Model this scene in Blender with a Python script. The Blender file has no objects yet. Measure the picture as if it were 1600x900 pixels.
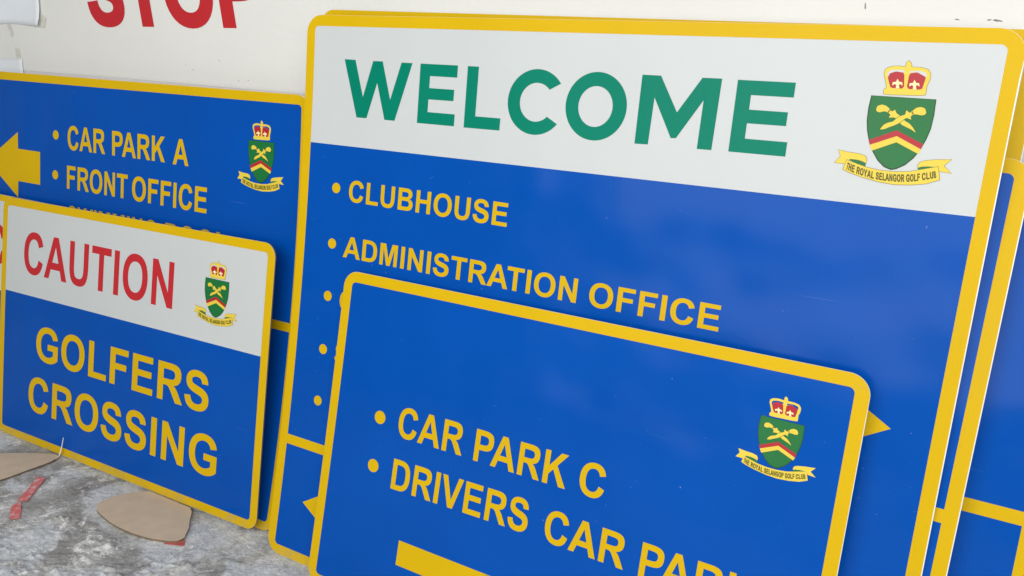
import bpy, bmesh, math, random
from mathutils import Vector, Matrix, noise
from mathutils.geometry import tessellate_polygon

random.seed(7)
scn = bpy.context.scene
C = scn.collection

# ---------------------------------------------------------------- camera
CAM_F = 1283.617 / 1600.0
CR, CU, CD = ((0.8711292, 0.4867798, 0.0646477), (-0.1673535, 0.1705314, 0.9710365), (-0.4616565, 0.8567173, -0.2300192))
CP = (1.634442, -1.310544, 0.969909)
cam_data = bpy.data.cameras.new('camera')
cam_data.sensor_width = 36.0
cam_data.lens = 36.0 * CAM_F
cam_data.clip_start = 0.02
cam_data.clip_end = 100.0
cam_data.dof.use_dof = False
cam = bpy.data.objects.new('camera', cam_data)
C.objects.link(cam)
R_ = Matrix((CR, CU, tuple(-x for x in CD))).transposed().to_4x4()
cam.matrix_world = Matrix.Translation(Vector(CP)) @ R_
scn.camera = cam

# ---------------------------------------------------------------- light
world = bpy.data.worlds.new('World')
scn.world = world
world.use_nodes = True
wn = world.node_tree.nodes
wn['Background'].inputs['Color'].default_value = (0.90, 0.96, 1.0, 1)
wn['Background'].inputs['Strength'].default_value = 0.25

def area(name, loc, target, sx, sy, power, col):
    l = bpy.data.lights.new(name, 'AREA')
    l.shape = 'RECTANGLE'; l.size = sx; l.size_y = sy
    l.energy = power; l.color = col
    o = bpy.data.objects.new(name, l)
    C.objects.link(o)
    o.location = loc
    o.rotation_euler = (Vector(target) - Vector(loc)).to_track_quat('-Z', 'Y').to_euler()
    return o
# daylight from the open shop front to the right of and behind the viewer
area('shopfront_daylight', (1.75, -2.6, 1.62), (1.25, 0.0, 0.9), 4.2, 2.3, 102.0, (1.0, 0.985, 0.955))
# weaker cool fill light, placed high on the near left
area('left_fill_light', (0.2, -4.2, 2.6), (0.6, 0.0, 0.5), 2.2, 1.2, 9.0, (0.94, 0.975, 1.0))

scn.view_settings.view_transform = 'Standard'
scn.view_settings.look = 'None'
scn.view_settings.gamma = 1.0
scn.view_settings.use_curve_mapping = False
scn.view_settings.exposure = 0.0

# ---------------------------------------------------------------- materials
def lin(c):
    return tuple(((x/255.0)/12.92 if x/255.0 <= 0.04045 else ((x/255.0+0.055)/1.055)**2.4) for x in c)

def new_mat(name):
    m = bpy.data.materials.new(name); m.use_nodes = True
    nt = m.node_tree
    return m, nt, nt.nodes['Principled BSDF']

def film(name, col, rough=0.3, spec=0.45, var=0.06, wave=0.02, dust=0.0, scratches=False, dirt=0.0):
    """self-adhesive sign vinyl: slightly uneven gloss, faint wave in the surface, a little dust"""
    m, nt, p = new_mat(name)
    N = nt.nodes; L = nt.links
    tc = N.new('ShaderNodeTexCoord')
    n1 = N.new('ShaderNodeTexNoise'); n1.inputs['Scale'].default_value = 4.5; n1.inputs['Detail'].default_value = 4
    L.new(tc.outputs['Object'], n1.inputs['Vector'])
    mp = N.new('ShaderNodeMapRange'); mp.inputs['From Min'].default_value = .3; mp.inputs['From Max'].default_value = .7
    mp.inputs['To Min'].default_value = 1 - var; mp.inputs['To Max'].default_value = 1 + var
    L.new(n1.outputs['Fac'], mp.inputs['Value'])
    mul = N.new('ShaderNodeVectorMath'); mul.operation = 'SCALE'
    mul.inputs[0].default_value = col
    L.new(mp.outputs['Result'], mul.inputs['Scale'])
    out = mul.outputs['Vector']
    if dust:
        nd = N.new('ShaderNodeTexNoise'); nd.inputs['Scale'].default_value = 220; nd.inputs['Detail'].default_value = 1
        L.new(tc.outputs['Object'], nd.inputs['Vector'])
        r = N.new('ShaderNodeMapRange'); r.inputs['From Min'].default_value = .80; r.inputs['From Max'].default_value = .86
        r.inputs['To Max'].default_value = dust
        L.new(nd.outputs['Fac'], r.inputs['Value'])
        mx = N.new('ShaderNodeMix'); mx.data_type = 'RGBA'
        L.new(r.outputs['Result'], mx.inputs['Factor'])
        L.new(out, mx.inputs['A']); mx.inputs['B'].default_value = (.6, .62, .66, 1)
        out = mx.outputs['Result']
    if scratches:
        # fine hairline scratches and wiped dust, running slightly askew
        for rot, sc, lo, amt in ((.35, (6, 6, 260), .77, .16), (-.9, (5, 5, 320), .79, .12)):
            mpn = N.new('ShaderNodeMapping'); mpn.inputs['Rotation'].default_value = (0, rot, 0); mpn.inputs['Scale'].default_value = sc
            L.new(tc.outputs['Object'], mpn.inputs['Vector'])
            ns = N.new('ShaderNodeTexNoise'); ns.inputs['Scale'].default_value = 1; ns.inputs['Detail'].default_value = 1
            L.new(mpn.outputs['Vector'], ns.inputs['Vector'])
            r = N.new('ShaderNodeMapRange'); r.inputs['From Min'].default_value = lo; r.inputs['From Max'].default_value = lo+.06; r.inputs['To Max'].default_value = amt
            L.new(ns.outputs['Fac'], r.inputs['Value'])
            mx = N.new('ShaderNodeMix'); mx.data_type = 'RGBA'
            L.new(r.outputs['Result'], mx.inputs['Factor']); L.new(out, mx.inputs['A']); mx.inputs['B'].default_value = (.22, .34, .6, 1)
            out = mx.outputs['Result']
    if dirt:
        nd = N.new('ShaderNodeTexNoise'); nd.inputs['Scale'].default_value = 26; nd.inputs['Detail'].default_value = 9; nd.inputs['Roughness'].default_value = .7
        L.new(tc.outputs['Object'], nd.inputs['Vector'])
        sx_ = N.new('ShaderNodeSeparateXYZ'); L.new(tc.outputs['Object'], sx_.inputs[0])
        low = N.new('ShaderNodeMapRange'); low.inputs['From Min'].default_value = .05; low.inputs['From Max'].default_value = 0.0; low.inputs['To Max'].default_value = .22
        L.new(sx_.outputs['Z'], low.inputs['Value'])
        ad = N.new('ShaderNodeMath'); ad.operation = 'ADD'; L.new(nd.outputs['Fac'], ad.inputs[0]); L.new(low.outputs['Result'], ad.inputs[1])
        r = N.new('ShaderNodeMapRange'); r.inputs['From Min'].default_value = .62; r.inputs['From Max'].default_value = .80; r.inputs['To Max'].default_value = dirt
        L.new(ad.outputs[0], r.inputs['Value'])
        mx = N.new('ShaderNodeMix'); mx.data_type = 'RGBA'
        L.new(r.outputs['Result'], mx.inputs['Factor']); L.new(out, mx.inputs['A']); mx.inputs['B'].default_value = (.30, .27, .20, 1)
        out = mx.outputs['Result']
    L.new(out, p.inputs['Base Color'])
    nr = N.new('ShaderNodeTexNoise'); nr.inputs['Scale'].default_value = 9; nr.inputs['Detail'].default_value = 5
    L.new(tc.outputs['Object'], nr.inputs['Vector'])
    rr = N.new('ShaderNodeMapRange'); rr.inputs['To Min'].default_value = rough*0.75; rr.inputs['To Max'].default_value = rough*1.3
    L.new(nr.outputs['Fac'], rr.inputs['Value']); L.new(rr.outputs['Result'], p.inputs['Roughness'])
    p.inputs['Specular IOR Level'].default_value = spec
    nb = N.new('ShaderNodeTexNoise'); nb.inputs['Scale'].default_value = 3.0; nb.inputs['Detail'].default_value = 2
    L.new(tc.outputs['Object'], nb.inputs['Vector'])
    bp = N.new('ShaderNodeBump'); bp.inputs['Strength'].default_value = 0.6; bp.inputs['Distance'].default_value = wave
    L.new(nb.outputs['Fac'], bp.inputs['Height']); L.new(bp.outputs['Normal'], p.inputs['Normal'])
    return m

BLUE = film('blue_vinyl', (0.0003, 0.075, 0.40), .19, .125, .05, .035, .4, True)
YELLOW = film('yellow_vinyl', (0.67, 0.425, 0.001), .40, .15, .03, .01, 0, False, .28)
WHITE = film('white_vinyl', (0.575, 0.60, 0.60), .35, .3, .015, .01)
GREEN = film('green_vinyl', (0.0, 0.205, 0.130), .34, .10, .03, .01)
RED = film('red_vinyl', (0.52, 0.026, 0.032), .36, .14, .03, .01)
C_GREEN = film('crest_green', (0.008, 0.155, 0.035), .4, .3)
C_DARK = film('crest_dark_green', (0.006, 0.06, 0.02), .4, .3)
C_RED = film('crest_red', (0.43, 0.018, 0.028), .4, .3)
C_YEL = film('crest_yellow', (0.78, 0.58, 0.06), .4, .3)
C_PALE = film('crest_pale_yellow', (0.92, 0.80, 0.40), .4, .3)
C_LINE = film('crest_outline', (0.22, 0.17, 0.04), .4, .3)
C_TEXT = film('crest_text', (0.09, 0.085, 0.005), .4, .3)
BOARD = film('aluminium_board', (0.80, 0.80, 0.78), .45, .4)

def wall_mat(name, col, dirt):
    m, nt, p = new_mat(name); N = nt.nodes; L = nt.links
    tc = N.new('ShaderNodeTexCoord')
    n1 = N.new('ShaderNodeTexNoise'); n1.inputs['Scale'].default_value = 2.3; n1.inputs['Detail'].default_value = 7
    L.new(tc.outputs['Object'], n1.inputs['Vector'])
    cr = N.new('ShaderNodeValToRGB')
    cr.color_ramp.elements[0].position = .3; cr.color_ramp.elements[0].color = tuple(c*(1-dirt) for c in col) + (1,)
    cr.color_ramp.elements[1].position = .65; cr.color_ramp.elements[1].color = col + (1,)
    L.new(n1.outputs['Fac'], cr.inputs['Fac']); 
    n3 = N.new('ShaderNodeTexNoise'); n3.inputs['Scale'].default_value = 38; n3.inputs['Detail'].default_value = 4; n3.inputs['Distortion'].default_value = 1.2
    L.new(tc.outputs['Object'], n3.inputs['Vector'])
    mr = N.new('ShaderNodeMapRange'); mr.inputs['From Min'].default_value = .74; mr.inputs['From Max'].default_value = .80; mr.inputs['To Max'].default_value = .5
    L.new(n3.outputs['Fac'], mr.inputs['Value'])
    mx = N.new('ShaderNodeMix'); mx.data_type = 'RGBA'; L.new(mr.outputs['Result'], mx.inputs['Factor'])
    L.new(cr.outputs['Color'], mx.inputs['A']); mx.inputs['B'].default_value = (.45, .43, .38, 1)
    L.new(mx.outputs['Result'], p.inputs['Base Color'])
    p.inputs['Roughness'].default_value = .6
    n2 = N.new('ShaderNodeTexNoise'); n2.inputs['Scale'].default_value = 60; n2.inputs['Detail'].default_value = 5
    L.new(tc.outputs['Object'], n2.inputs['Vector'])
    bp = N.new('ShaderNodeBump'); bp.inputs['Strength'].default_value = .25; bp.inputs['Distance'].default_value = .003
    L.new(n2.outputs['Fac'], bp.inputs['Height']); L.new(bp.outputs['Normal'], p.inputs['Normal'])
    return m
WALL = wall_mat('wall_paint', (.74, .715, .71), .10)
CREAM = wall_mat('cream_board_paint', (.78, .77, .73), .05)

def floor_mat():
    m, nt, p = new_mat('rough_concrete'); N = nt.nodes; L = nt.links
    tc = N.new('ShaderNodeTexCoord')
    def noise_(s, d, dist=0.0, rough=.55):
        n = N.new('ShaderNodeTexNoise'); n.inputs['Scale'].default_value = s; n.inputs['Detail'].default_value = d
        n.inputs['Distortion'].default_value = dist; n.inputs['Roughness'].default_value = rough
        L.new(tc.outputs['Object'], n.inputs['Vector']); return n.outputs['Fac']
    def ramp(src, stops):
        r = N.new('ShaderNodeValToRGB'); e = r.color_ramp.elements
        e[0].position, e[0].color = stops[0][0], stops[0][1] + (1,)
        e[1].position, e[1].color = stops[1][0], stops[1][1] + (1,)
        for pos, col in stops[2:]:
            x = e.new(pos); x.color = col + (1,)
        L.new(src, r.inputs['Fac']); return r.outputs['Color']
    def mix(f, a, b_, mode='MIX'):
        x = N.new('ShaderNodeMix'); x.data_type = 'RGBA'; x.blend_type = mode
        if isinstance(f, float): x.inputs['Factor'].default_value = f
        else: L.new(f, x.inputs['Factor'])
        L.new(a, x.inputs['A'])
        if isinstance(b_, tuple): x.inputs['B'].default_value = b_ + (1,)
        else: L.new(b_, x.inputs['B'])
        return x.outputs['Result']
    base = ramp(noise_(9, 12, .25, .7), [(.30, (.24, .232, .215)), (.47, (.44, .432, .41)), (.58, (.64, .64, .615)), (.75, (.76, .765, .745))])
    cement = ramp(noise_(4.6, 12, .3, .66), [(.47, (0, 0, 0)), (.52, (1, 1, 1))])
    pale = ramp(noise_(14, 8, .5, .6), [(.35, (.62, .65, .67)), (.60, (.80, .82, .83))])
    c1 = mix(cement, base, pale)
    streak = ramp(noise_(17, 12, .8, .75), [(.55, (0, 0, 0)), (.60, (1, 1, 1))])
    c1 = mix(streak, c1, (.93, .93, .90))
    fine = ramp(noise_(140, 6, .3, .7), [(.32, (.5, .5, .5)), (.66, (1.2, 1.2, 1.2))])
    c2 = mix(.55, c1, fine, 'MULTIPLY')
    blu = ramp(noise_(5, 6, .3), [(.56, (0, 0, 0)), (.68, (.45, .45, .45))])
    c3 = mix(blu, c2, (.46, .51, .57))
    specks = ramp(noise_(85, 2), [(.70, (0, 0, 0)), (.74, (.7, .7, .7))])
    c4 = mix(specks, c3, (.75, .75, .72))
    pits = ramp(noise_(60, 3, .5), [(.24, (.8, .8, .8)), (.31, (0, 0, 0))])
    c5 = mix(pits, c4, (.09, .085, .08))
    L.new(c5, p.inputs['Base Color'])
    p.inputs['Roughness'].default_value = .75
    p.inputs['Specular IOR Level'].default_value = .35
    bp = N.new('ShaderNodeBump'); bp.inputs['Strength'].default_value = .9; bp.inputs['Distance'].default_value = .007
    L.new(noise_(55, 9, .6, .7), bp.inputs['Height']); L.new(bp.outputs['Normal'], p.inputs['Normal'])
    return m
FLOOR = floor_mat()

def simple_mat(name, col, rough=.6, bump=0.0, bscale=80, var=.1, vscale=20):
    m, nt, p = new_mat(name); N = nt.nodes; L = nt.links
    tc = N.new('ShaderNodeTexCoord')
    n = N.new('ShaderNodeTexNoise'); n.inputs['Scale'].default_value = vscale; n.inputs['Detail'].default_value = 6
    L.new(tc.outputs['Object'], n.inputs['Vector'])
    mp = N.new('ShaderNodeMapRange'); mp.inputs['From Min'].default_value = .3; mp.inputs['From Max'].default_value = .7
    mp.inputs['To Min'].default_value = 1-var; mp.inputs['To Max'].default_value = 1+var
    L.new(n.outputs['Fac'], mp.inputs['Value'])
    mul = N.new('ShaderNodeVectorMath'); mul.operation = 'SCALE'; mul.inputs[0].default_value = col
    L.new(mp.outputs['Result'], mul.inputs['Scale']); L.new(mul.outputs['Vector'], p.inputs['Base Color'])
    p.inputs['Roughness'].default_value = rough
    if bump:
        nb = N.new('ShaderNodeTexNoise'); nb.inputs['Scale'].default_value = bscale; nb.inputs['Detail'].default_value = 5
        L.new(tc.outputs['Object'], nb.inputs['Vector'])
        bp = N.new('ShaderNodeBump'); bp.inputs['Strength'].default_value = .5; bp.inputs['Distance'].default_value = bump
        L.new(nb.outputs['Fac'], bp.inputs['Height']); L.new(bp.outputs['Normal'], p.inputs['Normal'])
    return m
CARD = simple_mat('brown_card', (.66, .525, .375), .75, .0006, 90, .06, 30)
CARD_EDGE = simple_mat('brown_card_edge', (.20, .14, .09), .85, 0, 80, .2, 60)
CARD_RED = simple_mat('card_red_backing', (.55, .12, .10), .6, 0, 80, .2, 60)
TAPE = simple_mat('red_tape', (.55, .075, .07), .45, .002, 120, .25, 60)
def scuffed():
    m, nt, p = new_mat('red_tape'); N = nt.nodes; L = nt.links
    tc = N.new('ShaderNodeTexCoord')
    n = N.new('ShaderNodeTexNoise'); n.inputs['Scale'].default_value = 75; n.inputs['Detail'].default_value = 8; n.inputs['Roughness'].default_value = .7
    L.new(tc.outputs['Object'], n.inputs['Vector'])
    r = N.new('ShaderNodeValToRGB'); e = r.color_ramp.elements
    e[0].position = .46; e[0].color = (.78, .15, .14, 1); e[1].position = .66; e[1].color = (.80, .66, .62, 1)
    x = e.new(.54); x.color = (.76, .27, .25, 1)
    L.new(n.outputs['Fac'], r.inputs['Fac']); L.new(r.outputs['Color'], p.inputs['Base Color']); p.inputs['Roughness'].default_value = .45
    bp = N.new('ShaderNodeBump'); bp.inputs['Distance'].default_value = .002; bp.inputs['Strength'].default_value = .7
    L.new(n.outputs['Fac'], bp.inputs['Height']); L.new(bp.outputs['Normal'], p.inputs['Normal'])
    return m
TAPE = scuffed()
TAPE_W = simple_mat('scuffed_tape', (.74, .60, .56), .5, .001, 120, .15, 80)
PAPER = simple_mat('white_paper', (.78, .81, .85), .6, .002, 14, .03, 8)
TAPE_CLEAR = simple_mat('old_clear_tape', (.62, .61, .54), .35, .001, 60, .12, 60)
C_EDGE = simple_mat('cut_edge', (.22, .17, .10), .6)
TIE = simple_mat('white_plastic', (.85, .86, .86), .35, 0, 10, .02, 10)
SCUFF = simple_mat('dark_scuff', (.20, .19, .18), .8, 0, 10, .3, 90)

# ---------------------------------------------------------------- helpers
def link(name, verts, faces, mat, parent=None, smooth=False, mats=None, fm=None):
    me = bpy.data.meshes.new(name)
    me.from_pydata([tuple(v) for v in verts], [], faces)
    for m in (mats or [mat]): me.materials.append(m)
    if fm:
        for p_, k in zip(me.polygons, fm): p_.material_index = k
    if smooth:
        for p_ in me.polygons: p_.use_smooth = True
    me.update()
    o = bpy.data.objects.new(name, me)
    C.objects.link(o)
    if parent: o.parent = parent
    return o

def tag(o, label=None, cat=None, group=None, kind=None):
    if label: o['label'] = label
    if cat: o['category'] = cat
    if group: o['group'] = group
    if kind: o['kind'] = kind
    return o

def bez(path, n=9):
    """SVG-like outline: M, L, C, Z in font units -> list of points"""
    tok = path.replace(',', ' ').split(); i = 0; pts = []; cmd = None; cur = (0, 0)
    while i < len(tok):
        if tok[i] in 'MLCZ':
            cmd = tok[i]; i += 1
            if cmd == 'Z': continue
        if cmd in 'ML':
            cur = (float(tok[i]), float(tok[i+1])); i += 2; pts.append(cur)
        elif cmd == 'C':
            a = (float(tok[i]), float(tok[i+1])); b_ = (float(tok[i+2]), float(tok[i+3])); c = (float(tok[i+4]), float(tok[i+5])); i += 6
            for k in range(1, n+1):
                t = k/n; s = 1-t
                pts.append((s**3*cur[0]+3*s*s*t*a[0]+3*s*t*t*b_[0]+t**3*c[0], s**3*cur[1]+3*s*s*t*a[1]+3*s*t*t*b_[1]+t**3*c[1]))
            cur = c
    out = [pts[0]]
    for q in pts[1:]:
        if abs(q[0]-out[-1][0]) + abs(q[1]-out[-1][1]) > 1e-9: out.append(q)
    if abs(out[0][0]-out[-1][0]) + abs(out[0][1]-out[-1][1]) < 1e-9: out.pop()
    return out

# bold grotesque capitals, 1000 units to the em, cap height 716: (advance, outline, holes...)
K = 0.5523
def ell(cx, cy, rx, ry):
    return f'M {cx-rx} {cy} C {cx-rx} {cy+ry*K} {cx-rx*K} {cy+ry} {cx} {cy+ry} C {cx+rx*K} {cy+ry} {cx+rx} {cy+ry*K} {cx+rx} {cy} C {cx+rx} {cy-ry*K} {cx+rx*K} {cy-ry} {cx} {cy-ry} C {cx-rx*K} {cy-ry} {cx-rx} {cy-ry*K} {cx-rx} {cy} Z'
G = {
'A': (722, 'M 718 0 L 560 0 L 498 163 L 211 163 L 152 0 L -2 0 L 277 716 L 431 716 Z', 'M 451 284 L 352 549 L 255 284 Z'),
'B': (722, 'M 73 0 L 73 716 L 372 716 C 530 716 627 660 627 536 C 627 450 585 405 520 380 C 612 353 668 292 668 207 C 668 65 570 0 420 0 Z', 'M 218 597 L 218 431 L 330 431 C 430 431 483 440 483 514 C 483 590 430 597 330 597 Z', 'M 218 312 L 218 121 L 390 121 C 470 121 517 140 517 214 C 517 300 460 312 360 312 Z'),
'C': (722, 'M 531 263 L 671 219 C 640 75 540 -12 378 -12 C 175 -12 47 130 47 354 C 47 590 180 728 386 728 C 545 728 640 645 668 508 L 525 474 C 508 555 455 604 379 604 C 265 604 195 520 195 363 C 195 190 265 112 376 112 C 455 112 510 163 531 263 Z'),
'D': (722, 'M 72 0 L 72 716 L 336 716 C 560 716 675 600 675 353 C 675 120 565 0 345 0 Z', 'M 217 595 L 217 121 L 325 121 C 460 121 526 165 526 358 C 526 560 450 595 305 595 Z'),
'E': (667, 'M 73 0 L 73 716 L 604 716 L 604 595 L 217 595 L 217 436 L 577 436 L 577 315 L 217 315 L 217 121 L 617 121 L 617 0 Z'),
'F': (611, 'M 74 0 L 74 716 L 565 716 L 565 595 L 218 595 L 218 425 L 517 425 L 517 304 L 218 304 L 218 0 Z'),
'G': (778, 'M 406 263 L 406 384 L 718 384 L 718 98 C 655 35 550 -12 424 -12 C 185 -12 46 140 46 361 C 46 590 190 728 406 728 C 580 728 682 645 709 511 L 565 484 C 545 560 490 604 406 604 C 275 604 195 520 195 367 C 195 200 275 111 405 111 C 470 111 530 138 573 171 L 573 263 Z'),
'H': (722, 'M 73 0 L 73 716 L 218 716 L 218 434 L 501 434 L 501 716 L 645 716 L 645 0 L 501 0 L 501 313 L 218 313 L 218 0 Z'),
'I': (278, 'M 68 0 L 68 716 L 213 716 L 213 0 Z'),
'K': (722, 'M 75 0 L 75 716 L 219 716 L 219 398 L 511 716 L 706 716 L 436 437 L 721 0 L 534 0 L 337 336 L 219 216 L 219 0 Z'),
'L': (611, 'M 77 0 L 77 716 L 222 716 L 222 121 L 582 121 L 582 0 Z'),
'M': (833, 'M 71 0 L 71 716 L 287 716 L 417 228 L 545 716 L 762 716 L 762 0 L 628 0 L 628 564 L 486 0 L 347 0 L 205 564 L 205 0 Z'),
'N': (722, 'M 74 0 L 74 716 L 215 716 L 508 238 L 508 716 L 642 716 L 642 0 L 497 0 L 208 467 L 208 0 Z'),
'O': (778, 'M 44 354 C 44 590 180 728 388 728 C 600 728 735 590 735 357 C 735 130 600 -12 390 -12 C 180 -12 44 130 44 354 Z', 'M 193 359 C 193 200 270 112 390 112 C 510 112 586 200 586 360 C 586 520 512 604 390 604 C 268 604 193 520 193 359 Z'),
'P': (667, 'M 73 0 L 73 716 L 305 716 C 540 716 626 670 626 496 C 626 310 500 270 312 270 L 218 270 L 218 0 Z', 'M 218 595 L 218 391 L 297 391 C 410 391 477 405 477 493 C 477 585 420 595 288 595 Z'),
'R': (722, 'M 73 0 L 73 716 L 377 716 C 570 716 659 670 659 515 C 659 400 590 332 477 316 C 540 278 565 245 608 172 L 713 0 L 540 0 L 415 190 C 352 285 335 299 250 299 L 218 299 L 218 0 Z', 'M 218 595 L 218 413 L 325 413 C 450 413 508 422 508 506 C 508 588 440 595 331 595 Z'),
'S': (667, 'M 36 233 L 177 247 C 190 155 240 110 327 110 C 415 110 467 150 467 203 C 467 265 415 278 320 300 C 190 332 66 370 66 524 C 66 645 160 728 321 728 C 490 728 585 650 591 511 L 446 506 C 435 585 395 609 319 609 C 245 609 201 580 201 535 C 201 485 250 470 355 445 C 500 410 617 370 617 210 C 617 70 510 -13 326 -13 C 145 -13 50 75 36 233 Z'),
'T': (611, 'M 234 0 L 234 595 L 21 595 L 21 716 L 590 716 L 590 595 L 378 595 L 378 0 Z'),
'U': (722, 'M 72 716 L 216 716 L 216 328 C 216 170 240 112 361 112 C 480 112 503 170 503 318 L 503 716 L 648 716 L 648 340 C 648 100 580 -12 366 -12 C 150 -12 72 95 72 334 Z'),
'V': (667, 'M 256 0 L 0 716 L 157 716 L 338 186 L 513 716 L 667 716 L 411 0 Z'),
'W': (944, 'M 172 0 L 1 716 L 149 716 L 257 224 L 388 716 L 560 716 L 686 216 L 796 716 L 942 716 L 768 0 L 615 0 L 472 535 L 330 0 Z'),
'Y': (667, 'M 261 0 L 261 301 L -1 716 L 168 716 L 337 433 L 502 716 L 668 716 L 405 300 L 405 0 Z'),
}
KERN = {'PA': -74, 'RA': 0, 'TR': 0, 'AT': -74, 'LU': 0, 'RK': 0}
GC = {k: (v[0], [bez(q) for q in v[1:]]) for k, v in G.items()}

class Surf:
    """front surface of one leaning sheet: (u, v) along / up the sheet -> local point; the sheet bows by `bend`"""
    def __init__(s, h, bend): s.h, s.bend = h, bend
    def __call__(s, u, v, off=0.0):
        t = v/s.h
        return (u, -(off + s.bend*4*t*(1-t)), v)

def fill(sf, polys, off):
    """flat outlines (first is outer, the rest holes; or a list of separate glyphs) -> verts, faces"""
    V, F = [], []
    for loops in polys:
        vec = [[Vector((x, y, 0)) for x, y in lp] for lp in loops]
        flat = [p for lp in vec for p in lp]
        base = len(V)
        V += [sf(p.x, p.y, off) for p in flat]
        for t in tessellate_polygon(vec):
            a, b_, c = (flat[i] for i in t)
            cr = (b_.x-a.x)*(c.y-a.y) - (b_.y-a.y)*(c.x-a.x)
            if abs(cr) < 1e-12: continue
            F.append(tuple(base+i for i in (t if cr > 0 else t[::-1])))
    return V, F

def shape(name, sf, polys, off, mat, parent):
    V, F = fill(sf, polys, off)
    return link(name, V, F, mat, parent)

def word_polys(text, x0, x1, v0, cap, v1=None, stretch=1.0):
    """place the ink of `text` between x0 and x1 with its baseline running from v0 to v1"""
    v1 = v0 if v1 is None else v1
    x = 0; gl = []; prev = ''
    for ch in text:
        if ch == ' ': x += 278; prev = ''; continue
        x += KERN.get(prev+ch, 0)
        gl.append((x, GC[ch][1])); x += GC[ch][0]; prev = ch
    lo = min(gx + p[0] for gx, lps in gl for lp in lps for p in lp); hi = max(gx + p[0] for gx, lps in gl for lp in lps for p in lp)
    k = (x1-x0)/(hi-lo); ky = cap/716.0
    out = []
    for gx, lps in gl:
        out.append([[(x0+(gx+p[0]-lo)*k, v0+(v1-v0)*((gx+p[0]-lo)/(hi-lo)) + p[1]*ky) for p in lp] for lp in lps])
    return out

OFF = 0.0006
def word(sf, parent, text, x0, x1, v0, cap, mat, v1=None, label=None):
    o = shape('lettering', sf, word_polys(text, x0, x1, v0, cap, v1), OFF, mat, parent)
    o['label'] = label or ('%s lettering reading %s' % ({'yellow_vinyl': 'yellow', 'red_vinyl': 'red', 'green_vinyl': 'green'}[mat.name], text))
    return o

def circ(cx, cy, rx, ry=None, n=28):
    ry = ry or rx
    return [(cx+rx*math.cos(2*math.pi*i/n), cy+ry*math.sin(2*math.pi*i/n)) for i in range(n)]
def bullet(sf, parent, cx, cy, r=.0101):
    return shape('bullet', sf, [[circ(cx, cy, r)]], OFF, YELLOW, parent)

def rows_for(v0, v1, rb, rt, step=.02):
    vs = set()
    n = max(2, int((v1-v0)/step))
    for i in range(n+1): vs.add(round(v0+(v1-v0)*i/n, 6))
    for r, base, sgn in ((rb, v0, 1), (rt, v1, -1)):
        if r > 0:
            for i in range(11):
                a = math.pi/2*i/10
                vs.add(round(base + sgn*r*(1-math.cos(a)), 6))
    vs = sorted(vs)
    out = [vs[0]]
    for v in vs[1:]:
        if v-out[-1] > 1e-5: out.append(v)
    return out
def inset(v, v0, v1, rb, rt):
    d = 0
    if rb > 0 and v < v0+rb: d = rb - math.sqrt(max(0, rb*rb-(v0+rb-v)**2))
    if rt > 0 and v > v1-rt: d = rt - math.sqrt(max(0, rt*rt-(v-(v1-rt))**2))
    return d

def panel(name, sf, parent, u0, u1, v0, v1, mat, off, rbl=0, rbr=0, rtl=0, rtr=0, rim=0.0):
    """one sheet of film following the bow of the board"""
    V, F = [], []
    vs = rows_for(v0, v1, max(rbl, rbr), max(rtl, rtr))
    nc = 6
    for v in vs:
        a = u0 + inset(v, v0, v1, rbl, rtl); b_ = u1 - inset(v, v0, v1, rbr, rtr) - rim*max(0.0, min(1.0, (v1-.035-v)/.02, (v-v0)/.03))
        for k in range(nc+1): V.append(sf(a+(b_-a)*k/nc, v, off))
    for j in range(len(vs)-1):
        for k in range(nc):
            i = j*(nc+1)+k
            F.append((i, i+1, i+nc+2, i+nc+1))
    return link(name, V, F, mat, parent, smooth=True)

def slab(name, sf, parent, w, h, r, th, mat, edge=None):
    """the rigid board itself: rounded rectangle with thickness, following the bow"""
    vs = rows_for(0, h, r, r); V, F = [], []; n = len(vs)
    for off in (0.0, -th):
        for v in vs:
            d = inset(v, 0, h, r, r)
            V.append(sf(d, v, off)); V.append(sf(w-d, v, off))
    m = 2*n
    for j in range(n-1):
        a = 2*j
        F.append((a, a+1, a+3, a+2)); F.append((m+a, m+a+2, m+a+3, m+a+1))
        F.append((a, a+2, m+a+2, m+a)); F.append((a+1, m+a+1, m+a+3, a+3))
    F.append((0, m, m+1, 1)); F.append((m-2, m-1, 2*m-1, 2*m-2))
    return link(name, V, F, None, parent, mats=[mat, edge or mat], fm=[1 if i % 4 >= 2 and i < 4*(n-1) or i >= 4*(n-1) else 0 for i in range(len(F))])

def place(name, x0, y0, z0, yaw, lean, roll, label, cat='sign', group='golf club direction signs leaning on the wall'):
    X = Vector((math.cos(yaw), math.sin(yaw), 0)); N_ = Vector((math.sin(yaw), -math.cos(yaw), 0))
    Vv = Vector((0, 0, 1))*math.cos(lean) - N_*math.sin(lean)
    X2 = X*math.cos(roll) + Vv*math.sin(roll); V2 = Vv*math.cos(roll) - X*math.sin(roll)
    Nn = X2.cross(V2)
    e = bpy.data.objects.new(name, None); C.objects.link(e); e.empty_display_size = .05
    M = Matrix((tuple(X2), tuple(-Nn), tuple(V2))).transposed().to_4x4()
    e.matrix_world = Matrix.Translation(Vector((x0, y0, z0))) @ M
    return tag(e, label, cat, group)

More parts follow.
